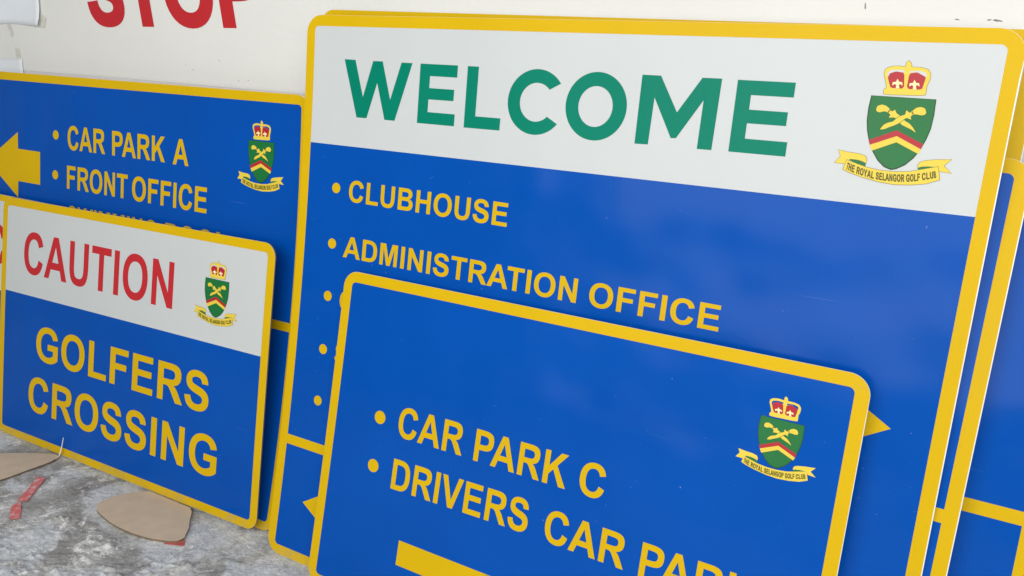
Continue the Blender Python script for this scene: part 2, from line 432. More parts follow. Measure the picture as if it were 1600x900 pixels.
B_ = 0.02033
RO, RI = .031, .009
CREST = {
'shield':[(-0.0399,0.03589),(0.04105,0.03524),(0.04197,0.01434),(0.04095,-0.00383),(0.03798,-0.01723),(0.03293,-0.03193),(0.02641,-0.04381),(0.01761,-0.05395),(0.00717,-0.0606),(0.00067,-0.0623),(-0.0086,-0.05925),(-0.01814,-0.05115),(-0.02654,-0.03933),(-0.03317,-0.02629),(-0.03781,-0.01202),(-0.04049,0.00236),(-0.04114,0.01891)],
'chev_r':[(-0.03369,-0.02424),(-0.00036,-0.00847),(0.03484,-0.02421),(0.03339,-0.03127),(0.0009,-0.01619),(-0.03127,-0.03073)],
'chev_y':[(-0.03127,-0.03073),(0.0009,-0.01619),(0.03339,-0.03127),(0.03106,-0.03762),(0.00166,-0.02438),(-0.02748,-0.03837)],
'crown':[(-0.02426,0.03802),(-0.02523,0.04408),(-0.02224,0.04709),(-0.02423,0.0547),(-0.02814,0.06464),(-0.02764,0.07113),(-0.02243,0.07457),(-0.01315,0.07617),(-0.00217,0.07503),(-0.00326,0.07937),(-0.00042,0.08386),(0.00364,0.07966),(0.00398,0.0753),(0.01516,0.07538),(0.02477,0.07323),(0.02907,0.0673),(0.02892,0.05938),(0.02657,0.05132),(0.027,0.04537),(0.0267,0.03937)],
'red_l':[(-0.02291,0.06084),(-0.02105,0.06598),(-0.01387,0.06892),(-0.00322,0.0676),(-0.00041,0.04686),(-0.01702,0.04697),(-0.0199,0.0529)],
'red_r':[(0.00308,0.06709),(0.01251,0.06891),(0.02387,0.0631),(0.023,0.05611),(0.0214,0.04666),(0.00262,0.04683)],
'gap_l':[(-0.02291,0.06084),(-0.02448,0.06582),(-0.02169,0.06998),(-0.0124,0.07159),(-0.00334,0.07059),(-0.00322,0.0676),(-0.01387,0.06892),(-0.02105,0.06598)],
'gap_r':[(0.00334,0.07009),(0.01588,0.07105),(0.02332,0.06862),(0.02481,0.06413),(0.02387,0.0631),(0.01251,0.06891),(0.00335,0.0677)],
'fleur_l':[(-0.01043,0.05943),(-0.0079,0.05553),(-0.00403,0.05513),(-0.00275,0.05077),(-0.0059,0.05261),(-0.00762,0.05152),(-0.00615,0.04716),(-0.01069,0.04691),(-0.01065,0.05136),(-0.01308,0.05224),(-0.01561,0.05009),(-0.01575,0.05453),(-0.01167,0.05534)],
'fleur_r':[(0.01058,0.05907),(0.01309,0.0552),(0.01689,0.0548),(0.01817,0.05048),(0.01506,0.05231),(0.01337,0.05122),(0.01484,0.0469),(0.01038,0.04665),(0.0104,0.05106),(0.00801,0.05194),(0.00553,0.0498),(0.00538,0.0542),(0.00938,0.05501)],
'dag1':[(-0.03077,0.01794),(-0.02952,0.02234),(-0.02403,0.02454),(-0.01834,0.02286),(-0.01437,0.01984),(-0.0122,0.01712),(-0.0101,0.01603),(-0.00688,0.0187),(-0.00461,0.01416),(-0.0004,0.0118),(0.00593,0.00572),(0.01426,0.00123),(0.01926,-0.00389),(0.02367,-0.01006),(0.01735,-0.00607),(0.01024,-0.00315),(0.00473,-0.00091),(-0.00047,0.00403),(-0.006,0.00854),(-0.01314,0.00742),(-0.01147,0.01144),(-0.01569,0.01484),(-0.02068,0.01573),(-0.02523,0.01378),(-0.02948,0.01473)],
'dag2':[(0.03186,0.01726),(0.02947,0.02272),(0.02361,0.02435),(0.01832,0.02239),(0.01482,0.01852),(0.01154,0.01547),(0.00717,0.01903),(0.00666,0.0129),(0.0004,0.01042),(-0.00377,0.00665),(-0.00698,0.00273),(-0.0134,0.00062),(-0.0178,-0.00218),(-0.02195,-0.00912),(-0.01588,-0.00803),(-0.01056,-0.00494),(-0.00429,-0.00199),(0.00093,0.00127),(0.00499,0.00565),(0.0092,0.00901),(0.01524,0.0068),(0.01361,0.01094),(0.01703,0.01422),(0.02155,0.01413),(0.02638,0.01325),(0.03049,0.01435)],
'notch1':[(-0.01576,0.01524),(-0.01348,0.01908),(-0.01214,0.01794),(-0.01416,0.01371)],
'notch2':[(0.01365,0.01642),(0.01488,0.01812),(0.01696,0.01462),(0.01567,0.01332)],
'band':[(-0.0577,-0.05386),(-0.04452,-0.05792),(-0.0299,-0.06179),(-0.01372,-0.06396),(0.0039,-0.06427),(0.02281,-0.06235),(0.04089,-0.05721),(0.05754,-0.05207),(0.06223,-0.06895),(0.04771,-0.07566),(0.02942,-0.07931),(0.00859,-0.08117),(-0.01318,-0.07953),(-0.03577,-0.07513),(-0.05265,-0.07047),(-0.06073,-0.067)],
'curl_l':[(-0.07029,-0.04114),(-0.05694,-0.04314),(-0.04271,-0.04396),(-0.03434,-0.04636),(-0.03156,-0.05138),(-0.03239,-0.05611),(-0.03613,-0.05393),(-0.04337,-0.0525),(-0.0535,-0.05218),(-0.05657,-0.05589),(-0.05888,-0.05931),(-0.07326,-0.05899),(-0.06655,-0.04935)],
'in_l':[(-0.05496,-0.05317),(-0.0525,-0.05209),(-0.04337,-0.0525),(-0.03239,-0.05611),(-0.03192,-0.06156),(-0.04449,-0.05813)],
'curl_r':[(0.03362,-0.0565),(0.03322,-0.0518),(0.03524,-0.04811),(0.04085,-0.04572),(0.05348,-0.0433),(0.07203,-0.04113),(0.06427,-0.05039),(0.07454,-0.0591),(0.06001,-0.05794),(0.05728,-0.05271),(0.04578,-0.05283),(0.03754,-0.05405)],
'in_r':[(0.0337,-0.05587),(0.03754,-0.05405),(0.04765,-0.05285),(0.05604,-0.05304),(0.04468,-0.05745),(0.03444,-0.06034)],
}
TBASE = [(-0.05692, -0.06661), (-0.03821, -0.0724), (-0.01767, -0.0762), (0.00209, -0.07704), (0.02124, -0.07603), (0.03962, -0.07219), (0.05812, -0.06652)]
TTOP = [(-0.0559, -0.05753), (-0.03868, -0.06308), (-0.01817, -0.06695), (0.00058, -0.06776), (0.01969, -0.06661), (0.03813, -0.06326), (0.05564, -0.05839)]

def smooth_loop(p, it=1):
    for _ in range(it):
        q = []
        for i in range(len(p)):
            a = p[i]; b_ = p[(i+1) % len(p)]
            q += [(a[0]*.86+b_[0]*.14, a[1]*.86+b_[1]*.14), (a[0]*.14+b_[0]*.86, a[1]*.14+b_[1]*.86)]
        p = q
    return p
def grow(p, d):
    ar = sum(p[i][0]*p[(i+1) % len(p)][1]-p[(i+1) % len(p)][0]*p[i][1] for i in range(len(p)))
    sg = 1 if ar > 0 else -1; out = []
    for i in range(len(p)):
        a, b_, c = p[i-1], p[i], p[(i+1) % len(p)]
        t1 = Vector((b_[0]-a[0], b_[1]-a[1])).normalized(); t2 = Vector((c[0]-b_[0], c[1]-b_[1])).normalized()
        n = Vector((t1.y+t2.y, -t1.x-t2.x))
        if n.length < 1e-6: out.append(b_); continue
        n.normalize(); k = min(1.6, 1/max(.3, n.dot(Vector((t1.y, -t1.x)))))
        out.append((b_[0]+n.x*d*sg*k, b_[1]+n.y*d*sg*k))
    return out
def lerp_path(P, t):
    x = t*(len(P)-1); i = min(int(x), len(P)-2); f = x-i
    # Catmull-Rom for a smooth ribbon
    p0 = P[max(i-1, 0)]; p1 = P[i]; p2 = P[i+1]; p3 = P[min(i+2, len(P)-1)]
    return tuple(.5*((2*p1[k])+(-p0[k]+p2[k])*f+(2*p0[k]-5*p1[k]+4*p2[k]-p3[k])*f*f+(-p0[k]+3*p1[k]-3*p2[k]+p3[k])*f**3) for k in (0, 1))

def crest(sf, parent, cu, cv, kx, ky, gap_mat, outline=True):
    tr = lambda p: [(cu+x*kx, cv+y*ky) for x, y in p]
    D = CREST
    o1, o2, o3, o4 = .0006, .0008, .0010, .0012
    sh_o = D['shield']
    sh = shape('crest', sf, [[tr(sh_o)]], o1, C_DARK, parent)
    sh['label'] = 'club crest of crowned green shield with crossed daggers over a motto ribbon'
    inner = [(x*.965+.0001, y*.972+.0003) for x, y in sh_o]
    shape('shield', sf, [[tr(inner)]], o2, C_GREEN, sh)
    a = shape('chevron', sf, [[tr(D['chev_r'])]], o3, C_RED, sh); a['label'] = 'red chevron across the shield'
    a = shape('chevron', sf, [[tr(D['chev_y'])]], o3, C_YEL, sh); a['label'] = 'yellow chevron below the red one'
    d1 = smooth_loop(D['dag1']); d2 = smooth_loop(D['dag2'])
    shape('dagger', sf, [[tr(d1)]], o3, C_YEL, sh)
    shape('dagger_outline', sf, [[tr(grow(d2, .0007))]], .0011, C_GREEN, sh)
    shape('dagger', sf, [[tr(d2)]], o4, C_YEL, sh)
    for q in (D['notch1'], D['notch2']): shape('dagger_ring', sf, [[tr(q)]], .0013, C_LINE, sh)
    cr = smooth_loop(D['crown'])
    if outline:
        shape('crown_outline', sf, [[tr(grow(cr, .0006))]], o1, C_LINE, sh)
    c = shape('crown', sf, [[tr(cr)]], o2, C_YEL, sh)
    for q in (smooth_loop(D['red_l']), smooth_loop(D['red_r'])): shape('crown_lining', sf, [[tr(q)]], o3, C_RED, sh)
    for q in (D['gap_l'], D['gap_r']): shape('crown_gap', sf, [[tr(q)]], .00095, gap_mat, sh)
    for q in (D['fleur_l'], D['fleur_r']): shape('fleur', sf, [[tr(q)]], o4, C_PALE, sh)
    for k in ('curl_l', 'curl_r'):
        if outline: shape('ribbon_outline', sf, [[tr(grow(D[k], .0006))]], o1, C_LINE, sh)
        shape('ribbon_end', sf, [[tr(D[k])]], .0009, C_YEL, sh)
    for q in (D['in_l'], D['in_r']): shape('ribbon_fold', sf, [[tr(q)]], o3, C_GREEN, sh)
    bd = D['band']
    if outline: shape('ribbon_outline', sf, [[tr(grow(bd, .0006))]], .0011, C_LINE, sh)
    shape('ribbon', sf, [[tr(bd)]], o4, C_YEL, sh)
    # motto on the ribbon
    txt = 'THE ROYAL SELANGOR GOLF CLUB'
    polys = []; tot = sum(300 if ch == ' ' else GC[ch][0]+35 for ch in txt); x = 0
    for ch in txt:
        if ch == ' ': x += 300; continue
        for_l = []
        for lp in GC[ch][1]:
            q = []
            for px, py in lp:
                t = (x+30+px)/tot; b_ = lerp_path(TBASE, t); c2 = lerp_path(TTOP, t); k = py/716.0
                k = -.02+1.04*k
                q.append((cu+(b_[0]+(c2[0]-b_[0])*k)*kx, cv+(b_[1]+(c2[1]-b_[1])*k)*ky))
            for_l.append(q)
        polys.append([grow(q, .00022*kx*(1 if i == 0 else -1)) for i, q in enumerate(for_l)]); x += GC[ch][0]+35
    t_ = shape('lettering', sf, polys, .0014, C_TEXT, sh); t_['label'] = 'dark olive lettering reading THE ROYAL SELANGOR GOLF CLUB'
    return sh

def sign(spec, label, header=None, split=None, b_=B_, rim=0.0, group='golf club direction signs leaning on the wall', name='golf_club_sign', ro=RO, ri=RI, edge=None):
    x0, y0, z0, yaw, lean, roll, w, h, bend = spec
    sf = Surf(h, bend)
    root = place(name, x0, y0, z0, yaw, lean, roll, label, 'sign', group)
    slab('board', sf, root, w, h, ro, .003, BOARD, edge)
    panel('border', sf, root, 0.0002, w-.0002, 0.0002, h-.0002, YELLOW, .0002, ro, ro, ro, ro, rim)
    top = h-b_
    vb = b_
    if split:
        panel('blue_panel', sf, root, b_, w-b_, b_, split-b_, BLUE, .0004, ri, ri, 0, 0)
        vb = split
    if header:
        panel('blue_panel', sf, root, b_, w-b_, vb, header, BLUE, .0004, 0 if split else ri, 0 if split else ri, 0, 0)
        panel('white_panel', sf, root, b_, w-b_, header, top, WHITE, .0004, 0, 0, ri, ri)
    else:
        panel('blue_panel', sf, root, b_, w-b_, vb, top, BLUE, .0004, 0 if split else ri, 0 if split else ri, ri, ri)
    return root, sf

def arrow(sf, root, tip, cy, sgn, head, half, tail, shaft):
    """tip u, centre v, +1 points right / -1 left"""
    hb = tip - sgn*head
    p = [(tip, cy), (hb, cy+half), (hb, cy+shaft), (tail, cy+shaft), (tail, cy-shaft), (hb, cy-shaft), (hb, cy-half)]
    o = shape('arrow', sf, [[p]], OFF, YELLOW, root)
    o['label'] = 'yellow arrow pointing ' + ('right' if sgn > 0 else 'left')
    return o

# ---------------------------------------------------------------- floor and wall
def axis(lo, a, b_, hi, fine, coarse):
    v = []; x = lo
    while x < a-1e-6: v.append(x); x += coarse
    x = a
    while x < b_-1e-6: v.append(x); x += fine
    x = b_
    while x < hi-1e-6: v.append(x); x += coarse
    v.append(hi); return v
xs = axis(-5, -.60, .66, 6, .0028, .25)
ys = axis(-6, -.60, -.10, .4, .0028, .12)
V = []; F = []
def fh(x, y):
    p = Vector((x*9, y*9, 0)); q = Vector((x*34, y*34, 3)); r = Vector((x*95, y*95, 9))
    a = noise.fractal(p, 1.0, 2.0, 4); b1 = noise.fractal(q, .9, 2.1, 4); c = noise.noise(r)
    lump = max(0, a-.02)*.011 + max(0, b1-.05)*.010*(max(0, min(1, a*2+.5))) + c*.0009 + b1*.0012 + noise.noise(Vector((x*210, y*210, 1)))*.0007*(1 if a > 0 else .3)
    # ground down smooth where the signs stand
    k = min(1, max(0, (-.20-y)/.10)) if x < .62 else 0
    for cx_, cy_, rx_, ry_ in ((.17, -.22, .19, .11), (-.37, -.26, .18, .14), (-.13, -.31, .13, .11)):
        dd = math.hypot((x-cx_)/rx_, (y-cy_)/ry_)
        k *= max(0.0, min(1.0, (dd-.85)/.3))
    return min(.010, lump)*(.10+1.15*k) - .0012
inx = lambda x: -.60 <= x <= .66
for y in ys:
    for x in xs:
        V.append((x, y, fh(x, y) if (inx(x) and -.60 <= y <= -.10) else -.0015))
nx = len(xs)
for j in range(len(ys)-1):
    for i in range(nx-1):
        a = j*nx+i; F.append((a, a+1, a+1+nx, a+nx))
floor = link('floor', V, F, FLOOR, smooth=True); floor['kind'] = 'structure'

def box(name, x0, x1, y0, y1, z0, z1, mat, parent=None):
    V = [(x, y, z) for x in (x0, x1) for y in (y0, y1) for z in (z0, z1)]
    F = [(0, 1, 3, 2), (4, 6, 7, 5), (0, 4, 5, 1), (2, 3, 7, 6), (0, 2, 6, 4), (1, 5, 7, 3)]
    return link(name, V, F, mat, parent)
wall = box('wall', -5, 6, .0612, .2, -.01, 3.2, WALL); wall['kind'] = 'structure'

# white board on the wall with the big STOP
YW = .060
prof = [(-2.2, .948), (-.9, .9455), (-.27, .9440), (.356, .9392), (1.0, .9435), (1.69, .9490), (2.6, .952)]
V = []; F = []
for yy in (YW, YW+.0008):
    for x, z in prof: V.append((x, yy, z))
    for x, z in prof: V.append((x, yy, 2.17))
n = len(prof)
for i in range(n-1):
    F.append((i, i+1, n+i+1, n+i)); F.append((2*n+i, 3*n+i, 3*n+i+1, 2*n+i+1)); F.append((i, 2*n+i, 2*n+i+1, i+1)); F.append((n+i, n+i+1, 3*n+i+1, 3*n+i))
F.append((0, n, 3*n, 2*n)); F.append((n-1, 3*n-1, 4*n-1, 2*n-1))
root = bpy.data.objects.new('stop_board', None); C.objects.link(root)
root.location = (0, YW, .944)
tag(root, 'large cream white board fixed to the wall above all the signs, lettered STOP in red', 'board')
def loc_(vs): return [(x, y-YW, z-.944) for x, y, z in vs]
link('board', loc_(V), F, CREAM, root)
wsf = lambda u, v, off=0: (u, -off, v-.944)
polys = []
org = -.3580
for ch in 'STOP':
    polys.append([[(org+p[0]*.224e-3, 1.0717+.0098*(org+p[0]*.224e-3+.28)+p[1]*.210e-3) for p in lp] for lp in GC[ch][1]])
    org += GC[ch][0]*.224e-3
polys = [[[(x-.22*(z-1.0717), z) for x, z in lp] for lp in g] for g in polys]
# the strokes of this lettering are heavier than on the signs
polys = [[grow(lp, .0045 if i == 0 else .0045) if i == 0 else grow(lp, -.0045) for i, lp in enumerate(g)] for g in polys]
V, F = fill(wsf, polys, .0006)
o = link('lettering', V, F, RED, root); o['label'] = 'large red lettering reading STOP'

# ---------------------------------------------------------------- the signs
GA = 'blue direction signs leaning on the wall'
# sign directly behind WELCOME: only its yellow rim shows
r0, s0 = sign((.412, -.045, .004, 0, .0745, -.0105, 1.272, 1.111, 0), 'tall yellow-rimmed sign hidden behind the WELCOME sign, only its rim showing at top and right', header=.87, rim=.0011, group=GA)

# left: CAR PARK A
rA, sA = sign((-.7450, -.1325, 0, .01263, .11403, -.00036, 1.2, .95997, -.0227),
    'blue sign with left arrow reading CAR PARK A and FRONT OFFICE, behind the CAUTION sign', split=.472, group=GA)
rA.scale = (.985, .985, .985)   # the sheet is 1.18 x 0.945 m
d = 40.3655
bullet(sA, rA, 40.7219-d, .8122, .0118); bullet(sA, rA, 40.7187-d, .7100, .0118)
word(sA, rA, 'CAR', .4046, .5500, .7795, .0597, YELLOW, .7806)
word(sA, rA, 'PARK', .5765, .7651, .7806, .0592, YELLOW, .7812)
word(sA, rA, 'A', .7915, .8441, .7799, .0597, YELLOW)
word(sA, rA, 'FRONT', .4013, .6347, .6800, .0588, YELLOW)
word(sA, rA, 'OFFICE', .6510, .9069, .6793, .0588, YELLOW, .6785)
word(sA, rA, 'SWIMMING', .4046, .7420, .5768, .0597, YELLOW, .5796)
word(sA, rA, 'POOL', .7720, .9800, .5802, .0597, YELLOW, .5812)
arrow(sA, rA, .053, .7200, -1, .1420, .0867, .2900, .0429)
crest(sA, rA, 1.0685, .8230, .930, .922, BLUE, False)

# far left: the sign behind CAUTION
rF, sF = sign((-.7215, -.1405, 0, 0, .110, 0, .94, .6285, 0), 'red and white lettered sign almost hidden behind the left edge of the CAUTION sign', header=.3745, b_=.0165, group='white-headed warning signs')
word(sF, rF, 'CAUTION', .0951, .6505, .4420, .1065, RED, label='red lettering of which only the curve of a first C shows')

# CAUTION GOLFERS CROSSING
rC, sC = sign((-.53259, -.15335, 0, .00866, .10969, .00983, .94812, .62945, .0008),
    'white and blue CAUTION sign reading GOLFERS CROSSING, standing left on the floor', header=.38703, group='white-headed warning signs', edge=C_EDGE)
word(sC, rC, 'CAUTION', .0951, .6505, .4440, .1065, RED, .4418)
word(sC, rC, 'GOLFERS', .1584, .7828, .2262, .0900, YELLOW, .2275)
word(sC, rC, 'CROSSING', .1326, .8189, .0875, .0925, YELLOW, .0855)
crest(sC, rC, .7864, .5000, .890, .860, WHITE)

# right-hand pair behind WELCOME
rE, sE = sign((.600, -.098, 0, -.003, .125, 0, 1.200, .925, 0), 'blue sign with yellow crossbar at the far right edge, behind its neighbour', split=.4569, rim=.0008, group=GA)
rD, sD = sign((.5156, -.1410, .0123, -.00902, .14585, -.01047, 1.2, .95304, 0), 'blue sign with yellow crossbar whose right side shows just behind the WELCOME sign', split=.4569, rim=.0012, group=GA)
rD.scale = (.9846, .9846, .9846)

# WELCOME
rW, sW = sign((.47093, -.16785, 0, .00237, .10328, -.00056, 1.2, 1.09795, -.02098),
    'big WELCOME sign with green lettering on white above blue, centre of the row', header=.85717, split=.2568, rim=.0013, group=GA, ro=.034)
T, Bt = 1.0176, .9125
wel = []
wel.append([[(.0961, 1.0184), (.1223, 1.0181), (.1440, .9512), (.1642, 1.0177), (.1863, 1.0178), (.2079, .9499), (.2292, 1.0175), (.2536, 1.0175), (.2208, .9128), (.1974, .9129), (.1760, .9785), (.1552, .9128), (.1313, .9127)]])
def E_(x0, x1, xm): return [[(x0, 1.0175), (x1, 1.0175), (x1, .9967), (x0+.0222, .9967), (x0+.0222, .9758), (xm, .9756), (xm, .9560), (x0+.0219, .9559), (x0+.0219, .9336), (x1+.0004, .9334), (x1+.0004, .9127), (x0, .9127)]]
wel.append(E_(.2713, .3512, .3468))
wel.append([[(.3716, 1.0173), (.3943, 1.0173), (.3942, .9331), (.4450, .9331), (.4450, .9125), (.3720, .9122)]])
# C
cx, cy = .5108, .9645
def arc(cx, cy, rx, ry, a0, a1, n=40): return [(cx+rx*math.cos(math.radians(a0+(a1-a0)*i/n)), cy+ry*math.sin(math.radians(a0+(a1-a0)*i/n))) for i in range(n+1)]
wel.append([arc(cx, cy, .0542, .0538, 37, 322) + arc(cx+.0005, cy-.0002, .0310, .0318, 316, 43)])
wel.append([circ(.6195, .9645, .0536, .0541, 64), circ(.6190, .9643, .0300, .0322, 64)])
wel.append([[(.6930, 1.0178), (.7235, 1.0178), (.7556, .9645), (.7888, 1.0178), (.8188, 1.0180), (.8165, .9124), (.7938, .9122), (.7948, .9848), (.7590, .9254), (.7506, .9250), (.7170, .9845), (.7150, .9121), (.6926, .9116)]])
wel.append(E_(.8423, .9254, .9205))
o = shape('lettering', sW, wel, OFF, GREEN, rW); o['label'] = 'bold green lettering reading WELCOME'
crest(sW, rW, 1.0675, .9700, 1, 1, WHITE)
for cu, cv in ((.0919, .7745), (.0910, .6650), (.0905, .5596), (.0906, .4507), (.0901, .3438)): bullet(sW, rW, cu, cv, .0101)
word(sW, rW, 'CLUBHOUSE', .1241, .4769, .7522, .0410, YELLOW, .7496)
word(sW, rW, 'ADMINISTRATION', .1200, .6235, .6428, .0413, YELLOW, .6405)
word(sW, rW, 'OFFICE', .6462, .8660, .6402, .0409, YELLOW, .6390)
word(sW, rW, 'C', .1216, .158, .5370, .0410, YELLOW, label='yellow round letter mostly hidden by the sign in front')
word(sW, rW, 'S', .1215, .152, .4290, .0410, YELLOW, label='yellow letter mostly hidden by the sign in front')
arrow(sW, rW, 1.1270, .5495, 1, .072, .0430, .84, .0215)
arrow(sW, rW, .0810, .1268, -1, .072, .0440, .36, .0215)

# CAR PARK C, in front of WELCOME
rB, sB = sign((.61544, -.20200, 0, -.01463, .16331, .00279, .95146, .62672, -.0033),
    'blue CAR PARK C and DRIVERS CAR PARK sign leaning in front of the WELCOME sign', rim=.0006, group=GA)
bullet(sB, rB, .1250, .3634, .0126); bullet(sB, rB, .1238, .2688, .0126)
word(sB, rB, 'CAR', .1690, .3130, .3382, .0578, YELLOW, .3392)
word(sB, rB, 'PARK', .3375, .5197, .3384, .0576, YELLOW)
word(sB, rB, 'C', .5430, .5880, .3390, .0566, YELLOW)
word(sB, rB, 'DRIVERS', .1698, .4615, .2376, .0580, YELLOW, .2424)
word(sB, rB, 'CAR', .4942, .6402, .2412, .0565, YELLOW, .2392)
word(sB, rB, 'PARK', .6660, .8500, .2385, .0562, YELLOW, .2375)
arrow(sB, rB, .885, .1238, 1, .142, .0867, .2056, .0237)
crest(sB, rB, .8420, .5115, .782, .740, BLUE, False)

# ---------------------------------------------------------------- small things
def flat_piece(name, pts, z0, z1, mat, edge, parent=None):
    """horizontal sheet with thickness"""
    V = []; F = []; n = len(pts)
    vec = [[Vector((x, y, 0)) for x, y in pts]]
    for z in (z1, z0): V += [(x, y, z) for x, y in pts]
    for t in tessellate_polygon(vec):
        a, b_, c = (vec[0][i] for i in t)
        up = (b_.x-a.x)*(c.y-a.y)-(b_.y-a.y)*(c.x-a.x) > 0
        t = t if up else t[::-1]
        F.append(tuple(t)); F.append(tuple(n+i for i in t[::-1]))
    nf = len(F)
    ar = sum(pts[i][0]*pts[(i+1) % n][1]-pts[(i+1) % n][0]*pts[i][1] for i in range(n))
    for i in range(n):
        j = (i+1) % n
        F.append((i, n+i, n+j, j) if ar > 0 else (j, n+j, n+i, i))
    return link(name, V, F, None, parent, mats=[mat, edge], fm=[0]*nf+[1]*(len(F)-nf))
def cr_loop(P, n=5):
    out = []
    m = len(P)
    for i in range(m):
        p0, p1, p2, p3 = P[i-1], P[i], P[(i+1) % m], P[(i+2) % m]
        for q in range(n):
            f = q/n
            out.append(tuple(.5*((2*p1[k])+(-p0[k]+p2[k])*f+(2*p0[k]-5*p1[k]+4*p2[k]-p3[k])*f*f+(-p0[k]+3*p1[k]-3*p2[k]+p3[k])*f**3) for k in (0, 1)))
    return out
def cr_open(P, n=6):
    out = []
    for i in range(len(P)-1):
        p0, p1, p2, p3 = P[max(i-1, 0)], P[i], P[i+1], P[min(i+2, len(P)-1)]
        for q in range(n):
            f = q/n
            out.append(tuple(.5*((2*p1[k])+(-p0[k]+p2[k])*f+(2*p0[k]-5*p1[k]+4*p2[k]-p3[k])*f*f+(-p0[k]+3*p1[k]-3*p2[k]+p3[k])*f**3) for k in (0, 1)))
    out.append(P[-1]); return out

left = cr_open([(.3075, -.2419), (.3055, -.2570), (.2900, -.2695), (.2700, -.2780), (.2458, -.2855), (.1999, -.2920), (.1393, -.2912), (.0862, -.2811), (.0640, -.2753), (.0519, -.2670), (.0390, -.2552), (.0344, -.2421), (.0362, -.2174), (.0502, -.1833), (.0760, -.1530)])
cp = left + [(.0800, -.1502), (.2150, -.1495), (.2330, -.1595), (.2600, -.1880), (.2850, -.2120)]
e = bpy.data.objects.new('card_offcut', None); C.objects.link(e); e.location = (.17, -.22, 0)
tag(e, 'leaf-shaped brown card offcut with a red corner on the floor, below the CAUTION sign', 'cardboard', 'brown card offcuts on the floor')
sub = lambda P: [(x-.17, y+.22) for x, y in P]
flat_piece('sheet', sub(cp), .0016, .0058, CARD, CARD_EDGE, e)
flat_piece('torn_corner', sub([(.3060, -.2420), (.3130, -.2450), (.3270, -.2585), (.3060, -.2670), (.2850, -.2765), (.2900, -.2620)]), .0004, .0014, CARD_RED, CARD_RED, e)
e2 = bpy.data.objects.new('card_offcut', None); C.objects.link(e2); e2.location = (-.36, -.24, 0)
tag(e2, 'pointed brown card offcut running out of the picture at the lower left', 'cardboard', 'brown card offcuts on the floor')
sub2 = lambda P: [(x+.36, y+.24) for x, y in P]
c2 = cr_open([(-.2548, -.1600), (-.2394, -.1890), (-.2386, -.2459), (-.2398, -.3139), (-.262, -.365), (-.32, -.405)]) + cr_open([(-.45, -.33), (-.42, -.27), (-.3789, -.2344), (-.319, -.1890), (-.2700, -.1600)])
flat_piece('sheet', sub2(c2), .0016, .0050, CARD, CARD_EDGE, e2)

# cement crumbs and grit lying on the floor
V = []; F = []
rnd = random.Random(11)
def crumb(x, y, z, r):
    b = len(V); ax = [rnd.uniform(.6, 1.2) for _ in range(3)]; th = rnd.uniform(0, 6.3)
    base = [(1, 0, 0), (0, 1, 0), (-1, 0, 0), (0, -1, 0), (0, 0, .8), (0, 0, -.6), (.6, .6, .35), (-.6, .55, .3)]
    for p in base[:6]:
        q = [p[i]*ax[i]*r*rnd.uniform(.75, 1.2) for i in range(3)]
        V.append((x+q[0]*math.cos(th)-q[1]*math.sin(th), y+q[0]*math.sin(th)+q[1]*math.cos(th), z+q[2]))
    for i in range(4):
        F.append((b+i, b+(i+1) % 4, b+4)); F.append((b+(i+1) % 4, b+i, b+5))
for i in range(900):
    x = rnd.uniform(-.5, .62); y = rnd.uniform(-.55, -.17)
    if noise.noise(Vector((x*7, y*7, 5))) + rnd.uniform(-.25, .25) < .02: continue
    if math.hypot((x-.17)/.155, (y+.22)/.078) < 1 or math.hypot((x+.36)/.15, (y+.26)/.13) < 1 or math.hypot((x+.12)/.10, (y+.31)/.09) < 1: continue
    crumb(x, y, fh(x, y)+.0003, rnd.choice((.0008, .001, .0012, .0016, .0024)))
for i in range(160):     # gathered along the foot of the signs
    x = rnd.uniform(-.5, .42); crumb(x, -.1565+.0087*(x+.53)-rnd.uniform(0.002, .014), fh(x, -.165)+.0004, rnd.choice((.0007, .001, .0014)))
for i in range(60):
    x = rnd.uniform(.47, .62); crumb(x, -.172-rnd.uniform(0.001, .016), fh(x, -.18)+.0004, rnd.choice((.0007, .001, .0016)))
o = link('grit', V, F, simple_mat('cement_crumbs', (.52, .51, .48), .85, 0, 10, .35, 30)); o['kind'] = 'stuff'
o['label'] = 'pale cement crumbs and grit scattered on the concrete floor'; o['category'] = 'grit'

# red tape stuck on the floor, torn in two
e3 = bpy.data.objects.new('red_tape', None); C.objects.link(e3); e3.location = (-.12, -.31, 0)
tag(e3, 'strip of scuffed red tape torn in two, stuck to the concrete floor', 'tape')
def ribbon(name, pts, mat, z, parent, w=.004, amp=.0009):
    rnd = random.Random(5)
    q = []
    for i in range(len(pts)):
        a, b_ = pts[i], pts[(i+1) % len(pts)]
        m = 4
        for k in range(m):
            f = k/m; q.append((a[0]+(b_[0]-a[0])*f+rnd.uniform(-1, 1)*amp, a[1]+(b_[1]-a[1])*f+rnd.uniform(-1, 1)*amp))
    return flat_piece(name, [(x+.12, y+.31) for x, y in q], z-.0006, z, mat, mat, parent)
ribbon('strip', [(-.1953, -.2536), (-.1719, -.2461), (-.1427, -.2813), (-.1009, -.3332), (-.1140, -.3405), (-.1211, -.3435), (-.1448, -.3102), (-.1718, -.2788)], TAPE, .0022, e3)
ribbon('strip', [(-.1080, -.3638), (-.1121, -.3413), (-.0875, -.3539), (-.0427, -.3843), (-.0560, -.3986), (-.0849, -.3804)], TAPE, .0016, e3)

